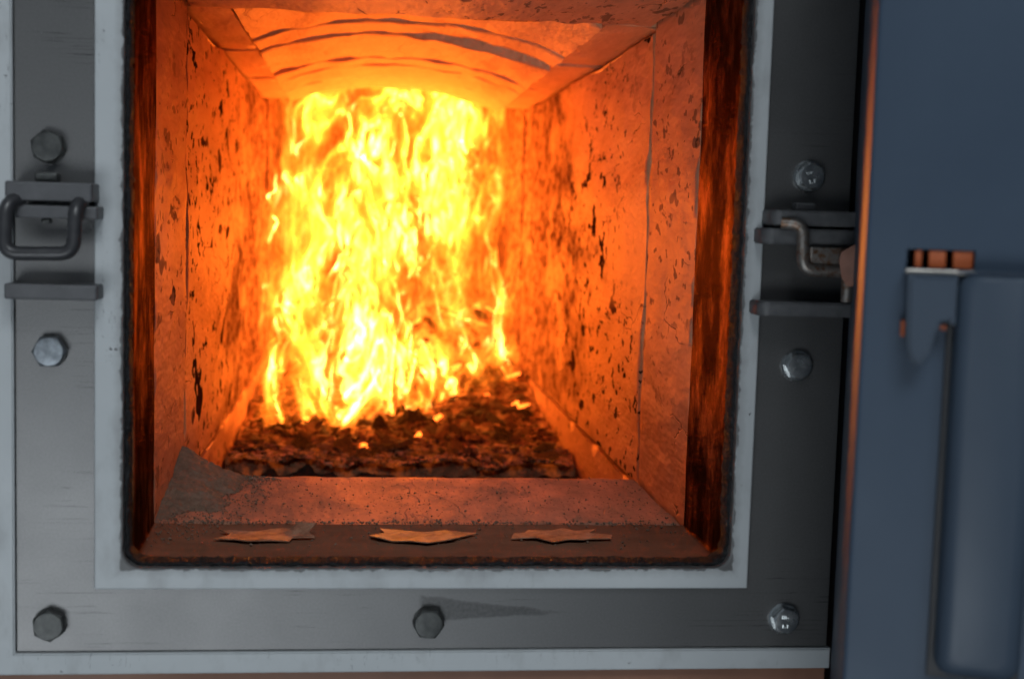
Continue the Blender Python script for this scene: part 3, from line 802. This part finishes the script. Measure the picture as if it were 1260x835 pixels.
# ash heap in the left corner of the sill ------------------------------
bm = bmesh.new(); NA, NB = 90, 130
rows = []
for j in range(NB + 1):
    row = []
    for i in range(NA + 1):
        x = WL - 0.0015 + 0.075 * i / NA; y = 0.120 + 0.200 * j / NB
        dx = (x - WL) / 0.050; dy = (y - 0.296) / (0.040 if y > 0.296 else 0.145)
        q = math.sqrt(dx * dx + dy * dy) * (1 + 0.22 * noise.noise(Vector((x * 45, y * 30, 6))))
        hh = 0.026 * max(0.0, 1 - q) ** 1.25 + 0.0030 * max(0.0, 1 - q) ** 0.6 - 0.0004
        hh += 0.0016 * noise.noise(Vector((x * 120, y * 120, 0))) * (hh > 0.001) + 0.0013 * noise.noise(Vector((x * 330, y * 330, 4))) * (hh > 0.0005)
        row.append(bm.verts.new((x, min(y, 0.3185), ZF - 0.0016 + hh)))
    rows.append(row)
for j in range(NB):
    for i in range(NA):
        bm.faces.new((rows[j][i], rows[j][i + 1], rows[j + 1][i + 1], rows[j + 1][i]))
tag(link("ash_heap", mesh_from(bm, True, 180), 'ash'), "little heap of grey ash against the left wall at the inner end of the sill", "ash heap", kind="stuff")

# loose grit: round the heap, along the seam between brick and steel, thinly over the sill
rg = random.Random(5); bm = bmesh.new()
for k in range(1500):
    m = rg.random()
    if m < 0.45:
        a = rg.uniform(-1.6, 0.9); q = rg.uniform(0.75, 1.5)
        x = WL + 0.050 * q * abs(math.cos(a)) ; y = 0.296 + 0.145 * q * min(0.0, math.sin(a)) + 0.02 * max(0.0, math.sin(a))
    elif m < 0.75: x = rg.uniform(WL + 0.006, WR - 0.006); y = rg.gauss(0.150, 0.0045)
    else: x = rg.uniform(WL + 0.006, WR - 0.006); y = rg.uniform(0.075, 0.312)
    y = max(0.06, min(0.313, y)); x = max(WL + 0.004, x)
    sz = rg.uniform(0.0003, 0.0011) * (1.6 if rg.random() < 0.06 else 1.0)
    zb = ZF + (0.0004 if y > 0.1495 else 0.0012 + max(0.0, 0.11 - y) * 0.03)
    ro = Matrix.Rotation(rg.uniform(0, 6.3), 3, 'Z'); c = Vector((x, y, zb + sz * 0.4))
    vs = [bm.verts.new(c + ro @ Vector((p[0] * sz * rg.uniform(0.7, 1.6), p[1] * sz * rg.uniform(0.6, 1.2), p[2] * sz * 0.8))) for p in ((1, 0, 0), (-0.5, 0.9, 0), (-0.5, -0.9, 0), (0, 0, 1), (0, 0, -1))]
    for fa in ((0, 1, 3), (1, 2, 3), (2, 0, 3), (1, 0, 4), (2, 1, 4), (0, 2, 4)): bm.faces.new([vs[i] for i in fa])
tag(link("ash_grit", mesh_from(bm, False), 'ash'), "fine grey ash grit scattered on the sill and along its seam", "ash grit", kind="stuff")

# peeling flakes on the throat floor -------------------------------------
def flake(name, label, cx, cy, lx, ly, seed, lift, flap):
    rr = random.Random(seed); bm = bmesh.new()
    nr, ns = 6, 17
    c = bm.verts.new((0, 0, 0.0018)); prev = None
    outline = [1 + 0.30 * noise.noise(Vector((math.cos(2 * math.pi * k / ns) * 2.1, math.sin(2 * math.pi * k / ns) * 2.1, seed))) + rr.uniform(-0.24, 0.24) for k in range(ns)]
    for q in range(1, nr + 1):
        t = q / nr; row = []
        for k in range(ns):
            a = 2 * math.pi * k / ns; R_ = 1 + (outline[k] - 1) * t ** 2
            x = math.cos(a) * t * R_ * lx; y = math.sin(a) * t * R_ * ly
            z = 0.0016 + lift * t * (0.30 - 0.75 * math.sin(a) * t + 0.7 * noise.noise(Vector((math.cos(a) * 1.6, math.sin(a) * 1.6, seed + 4))))
            if flap: z += flap * max(0.0, math.cos(a - 0.55)) ** 9 * t ** 3
            z += 0.0016 * noise.noise(Vector((x * 120, y * 120, seed))) * t + 0.0007 * noise.noise(Vector((x * 330, y * 330, seed)))
            row.append(bm.verts.new((x, y, max(z, 0.0009))))
        for k in range(ns):
            j = (k + 1) % ns
            if prev is None: bm.faces.new((c, row[k], row[j]))
            else: bm.faces.new((prev[k], row[k], row[j], prev[j]))
        prev = row
    bmesh.ops.recalc_face_normals(bm, faces=bm.faces[:])
    bmesh.ops.solidify(bm, geom=bm.faces[:], thickness=0.0007)
    o = link(name, mesh_from(bm, True, 50), 'flake')
    o.location = (cx, cy, ZF + 0.0016)
    return tag(o, label, "metal flake", "peeling flakes on the floor of the opening")
flake("scale_flake", "leftmost peeling flake on the opening's floor, with a dark upturned corner", -0.058, 0.105, 0.030, 0.017, 3, 0.0008, 0.0080)
flake("scale_flake", "middle peeling flake on the opening's floor, its curled front edge glowing orange", 0.041, 0.103, 0.033, 0.020, 8, 0.0014, 0.0)
flake("scale_flake", "rightmost peeling flake on the opening's floor, pale with a torn right edge", 0.134, 0.105, 0.027, 0.018, 15, 0.0012, 0.0022)

# ================================================================== the fire
verts, faces, heat = [], [], []
def flow(p, t):
    """turbulent, rising"""
    a = noise.turbulence_vector(Vector((p.x * 7.5, p.y * 7.5, p.z * 4.2)), 2, False)
    b = noise.noise_vector(Vector((p.x * 21 + 7, p.y * 21, p.z * 13)))
    return Vector((0, 0, 1)) + Vector((a.x * 0.55, a.y * 0.3, a.z * 0.25)) + Vector((b.x * 0.75, b.y * 0.4, b.z * 0.25))

def dens(x, z):
    """how much burning gas there is at a place across the chamber"""
    up = max(0.0, min(1.0, (z + 0.27) / 0.36))
    left = math.exp(-((x - (-0.02 + 0.03 * up)) / (0.10 + 0.10 * up)) ** 2)
    return 0.30 + 0.85 * left * (0.55 + 0.65 * up) + 0.25 * up

def ribbon(p0, height, w0, power, rnd, NS=30, NU=7, profile='edge', side=None, wig=1.0, path=None):
    if path is None:
        p = Vector(p0); ds = height / NS; path = [p.copy()]
        for k in range(NS):
            p = p + flow(p, k) * ds
            p.x = min(max(p.x, WL + 0.010), WR - 0.012); p.y = min(max(p.y, 0.77 + 0.45 * max(0.0, min(1.0, (p.z + 0.20) / 0.29))), 1.44)
            path.append(p.copy())
    NS = len(path) - 1
    th = rnd.gauss(0, 0.55) if side is None else side
    tw = rnd.gauss(0, 0.8)
    cur = rnd.gauss(0, 0.45); flip = rnd.random() < 0.5
    base = len(verts)
    ph = rnd.uniform(0, 50)
    for k, p in enumerate(path):
        t = k / NS
        a = th + tw * t + wig * 0.8 * noise.noise(Vector((t * 3.0, ph, 1.0)))
        S = Vector((math.cos(a), math.sin(a), 0.25 * noise.noise(Vector((t * 4.0, ph, 9.0))))); Nn = Vector((-math.sin(a), math.cos(a), 0))
        w = w0 * (0.25 + 0.75 * math.sin(math.pi * min(1.0, t * 0.85 + 0.12)) ** 0.8) * (0.75 + 0.6 * abs(noise.noise(Vector((t * 5.0, ph, 4.0)))))
        fade = min(1.0, t / 0.10) * min(1.0, (1 - t) / 0.30)
        for i in range(NU):
            uu = i / (NU - 1); us = 1 - uu if flip else uu
            q = p + S * ((uu - 0.5) * w) + Nn * (cur * w * 4 * (uu - 0.5) ** 2)
            q = q + noise.noise_vector(q * 55) * (0.0035 * wig) + noise.noise_vector(q * 20) * (0.008 * wig)
            q.x = min(max(q.x, WL + 0.003), WR - 0.004)
            if q.z > 0.10: q.y = max(q.y, 1.19)
            if profile == 'edge': h = (0.0 if us == 0 else 1.0) * (0.16 + 1.0 * math.exp(-4.2 * us)) * (1 - us) ** 0.5
            elif profile == 'core': h = math.sin(math.pi * uu) ** 1.5
            else: h = math.sin(math.pi * uu) ** 1.1 * 0.8
            verts.append(q); heat.append(h * fade * power)
    for k in range(NS):
        for i in range(NU - 1):
            b = base + k * NU + i
            faces.append((b, b + 1, b + NU + 1, b + NU))

for lx, ly, lz, pw in ((0.02, 1.12, -0.07, 3.0), (0.06, 1.27, -0.01, 2.6)):
    d = bpy.data.lights.new("fire_light", 'POINT'); d.energy = pw; d.color = (1.0, 0.30, 0.045); d.shadow_soft_size = 0.07
    o = bpy.data.objects.new("fire_light", d); C.objects.link(o); o.location = (lx, ly, lz)
rf = random.Random(21)
# broad glowing sheets
for k in range(80):
    x = rf.uniform(WL + 0.02, WR - 0.02); y = rf.uniform(0.98, 1.38)
    z = rf.uniform(-0.24, 0.20)
    if z < -0.06 and x > 0.04 and rf.random() < 0.7: z += 0.18
    y = max(y, 0.80 + 0.42 * max(0.0, min(1.0, (z + 0.20) / 0.29)))
    ribbon((x, y, z), rf.uniform(0.18, 0.34), rf.uniform(0.06, 0.13), 0.26 * dens(x, z + 0.1), rf, 26, 11, 'soft', None, 1.6)
# folded sheets with one bright edge
for k in range(120):
    x = rf.uniform(WL + 0.012, WR - 0.014); y = rf.uniform(0.92, 1.36)
    z = rf.uniform(-0.26, 0.22)
    if z < -0.05 and x > 0.05 and rf.random() < 0.4: z += 0.16
    z = max(z, bed_z(x, y) - 0.005)
    y = max(y, 0.80 + 0.42 * max(0.0, min(1.0, (z + 0.20) / 0.29)))
    ribbon((x, y, z), rf.uniform(0.12, 0.26), rf.uniform(0.035, 0.075), rf.uniform(0.25, 0.65) * dens(x, z + 0.08), rf, 34, 12, 'edge', None, 2.0)
# broad flames rooted on the fuel along the front of the burning zone
for k in range(84):
    x = WL + 0.016 + (WR - WL - 0.034) * (rf.random() ** 1.0)
    s_ = max(0.0, min(1.0, (x + 0.03) / 0.2))
    y = 0.785 + 0.21 * s_ + abs(rf.gauss(0, 0.07))
    z = bed_z(x, y) - 0.004
    ribbon((x, y, z), rf.uniform(0.07, 0.17) * (1.1 - 0.35 * s_), rf.uniform(0.022, 0.050), rf.uniform(0.45, 1.0), rf, 30, 11, 'edge', None, 1.7)
# tongues
for k in range(130):
    x = rf.uniform(WL + 0.012, WR - 0.014); y = rf.uniform(0.90, 1.34)
    z = rf.uniform(-0.26, 0.22)
    if z < -0.05 and x > 0.05 and rf.random() < 0.35: z += 0.15
    z = max(z, bed_z(x, y) - 0.005)
    y = max(y, 0.80 + 0.42 * max(0.0, min(1.0, (z + 0.20) / 0.29)))
    ribbon((x, y, z), rf.uniform(0.08, 0.18), rf.uniform(0.014, 0.032), rf.uniform(0.3, 0.85) * dens(x, z + 0.08), rf, 30, 8, 'edge', None, 1.6)
# bright thin filaments
for k in range(70):
    x = rf.uniform(WL + 0.012, WR - 0.014); y = rf.uniform(0.86, 1.25)
    z = rf.uniform(-0.26, 0.22)
    if z < -0.05 and x > 0.05 and rf.random() < 0.4: z += 0.13
    z = max(z, bed_z(x, y) - 0.003)
    y = max(y, 0.80 + 0.42 * max(0.0, min(1.0, (z + 0.20) / 0.29)))
    ribbon((x, y, z), rf.uniform(0.05, 0.12), rf.uniform(0.006, 0.013), rf.uniform(0.5, 1.2) * dens(x, z + 0.05), rf, 26, 5, 'core', None, 1.8)
# the distinct flames that lick up from the front of the heap
def lick(pts, w, power, n=3):
    P = [Vector(p) for p in pts]
    for q in range(n):
        off = Vector((rf.gauss(0, w * 0.35), rf.gauss(0, 0.014), 0))
        path = []
        for s in range(31):
            t = s / 30 * (len(P) - 1); i = min(int(t), len(P) - 2); fr = t - i
            p0_, p1, p2, p3 = P[max(i - 1, 0)], P[i], P[i + 1], P[min(i + 2, len(P) - 1)]
            c = 0.5 * ((2 * p1) + (p2 - p0_) * fr + (2 * p0_ - 5 * p1 + 4 * p2 - p3) * fr ** 2 + (3 * p1 - p0_ - 3 * p2 + p3) * fr ** 3)
            path.append(c + off * (0.3 + fr))
        ribbon(None, 0, w * (rf.uniform(1.4, 2.4) if q else 0.8), power * (rf.uniform(0.5, 0.9) if q else 0.8), rf, 30, 10, 'edge' if q else 'core', rf.gauss(0, 0.4), 0.9, path)
LICKS = [
    ([(-0.100, 0.80, -0.262), (-0.112, 0.81, -0.225), (-0.106, 0.83, -0.185), (-0.092, 0.84, -0.155), (-0.080, 0.84, -0.140)], 0.020, 1.3),
    ([(-0.088, 0.79, -0.262), (-0.094, 0.80, -0.238), (-0.103, 0.81, -0.215)], 0.008, 1.6),
    ([(-0.060, 0.85, -0.255), (-0.063, 0.86, -0.215), (-0.050, 0.87, -0.18)], 0.016, 0.7),
    ([(-0.022, 0.80, -0.258), (-0.018, 0.81, -0.228), (-0.024, 0.83, -0.190), (-0.012, 0.85, -0.14), (-0.018, 0.88, -0.08)], 0.026, 1.5),
    ([(-0.018, 0.80, -0.255), (0.004, 0.81, -0.222), (0.020, 0.83, -0.190), (0.028, 0.85, -0.15)], 0.014, 1.2),
    ([(-0.026, 0.81, -0.255), (-0.046, 0.82, -0.220), (-0.052, 0.84, -0.175)], 0.013, 1.0),
    ([(0.070, 0.90, -0.240), (0.052, 0.90, -0.215), (0.044, 0.91, -0.180), (0.024, 0.92, -0.150), (0.028, 0.93, -0.11)], 0.018, 1.2),
    ([(0.095, 0.94, -0.238), (0.082, 0.94, -0.205), (0.060, 0.95, -0.175), (0.062, 0.96, -0.14)], 0.016, 1.1),
    ([(0.125, 0.98, -0.225), (0.108, 0.98, -0.195), (0.100, 0.99, -0.165), (0.078, 1.0, -0.135)], 0.013, 1.2),
    ([(0.150, 1.02, -0.215), (0.142, 1.02, -0.180), (0.120, 1.03, -0.150), (0.108, 1.04, -0.11), (0.096, 1.05, -0.085)], 0.014, 1.2),
    ([(0.205, 1.04, -0.225), (0.186, 1.04, -0.200), (0.178, 1.05, -0.160), (0.184, 1.06, -0.12), (0.172, 1.07, -0.07), (0.178, 1.08, -0.02)], 0.016, 1.3),
    ([(0.170, 1.03, -0.150), (0.140, 1.03, -0.140), (0.112, 1.03, -0.128), (0.095, 1.04, -0.10)], 0.014, 1.2),
    ([(0.188, 1.02, -0.215), (0.168, 1.02, -0.222), (0.160, 1.03, -0.200)], 0.009, 1.0),
]
for pts, w, pw in LICKS: lick(pts, w, pw)
me = bpy.data.meshes.new("mesh")
me.from_pydata(verts, [], faces)
at = me.attributes.new("glow", 'FLOAT', 'POINT'); at.data.foreach_set("value", heat)
me.polygons.foreach_set("use_smooth", [True] * len(me.polygons))
tag(link("flames", me, 'flame'), "bright yellow and orange flames filling the back of the firebox", "flames", kind="stuff")
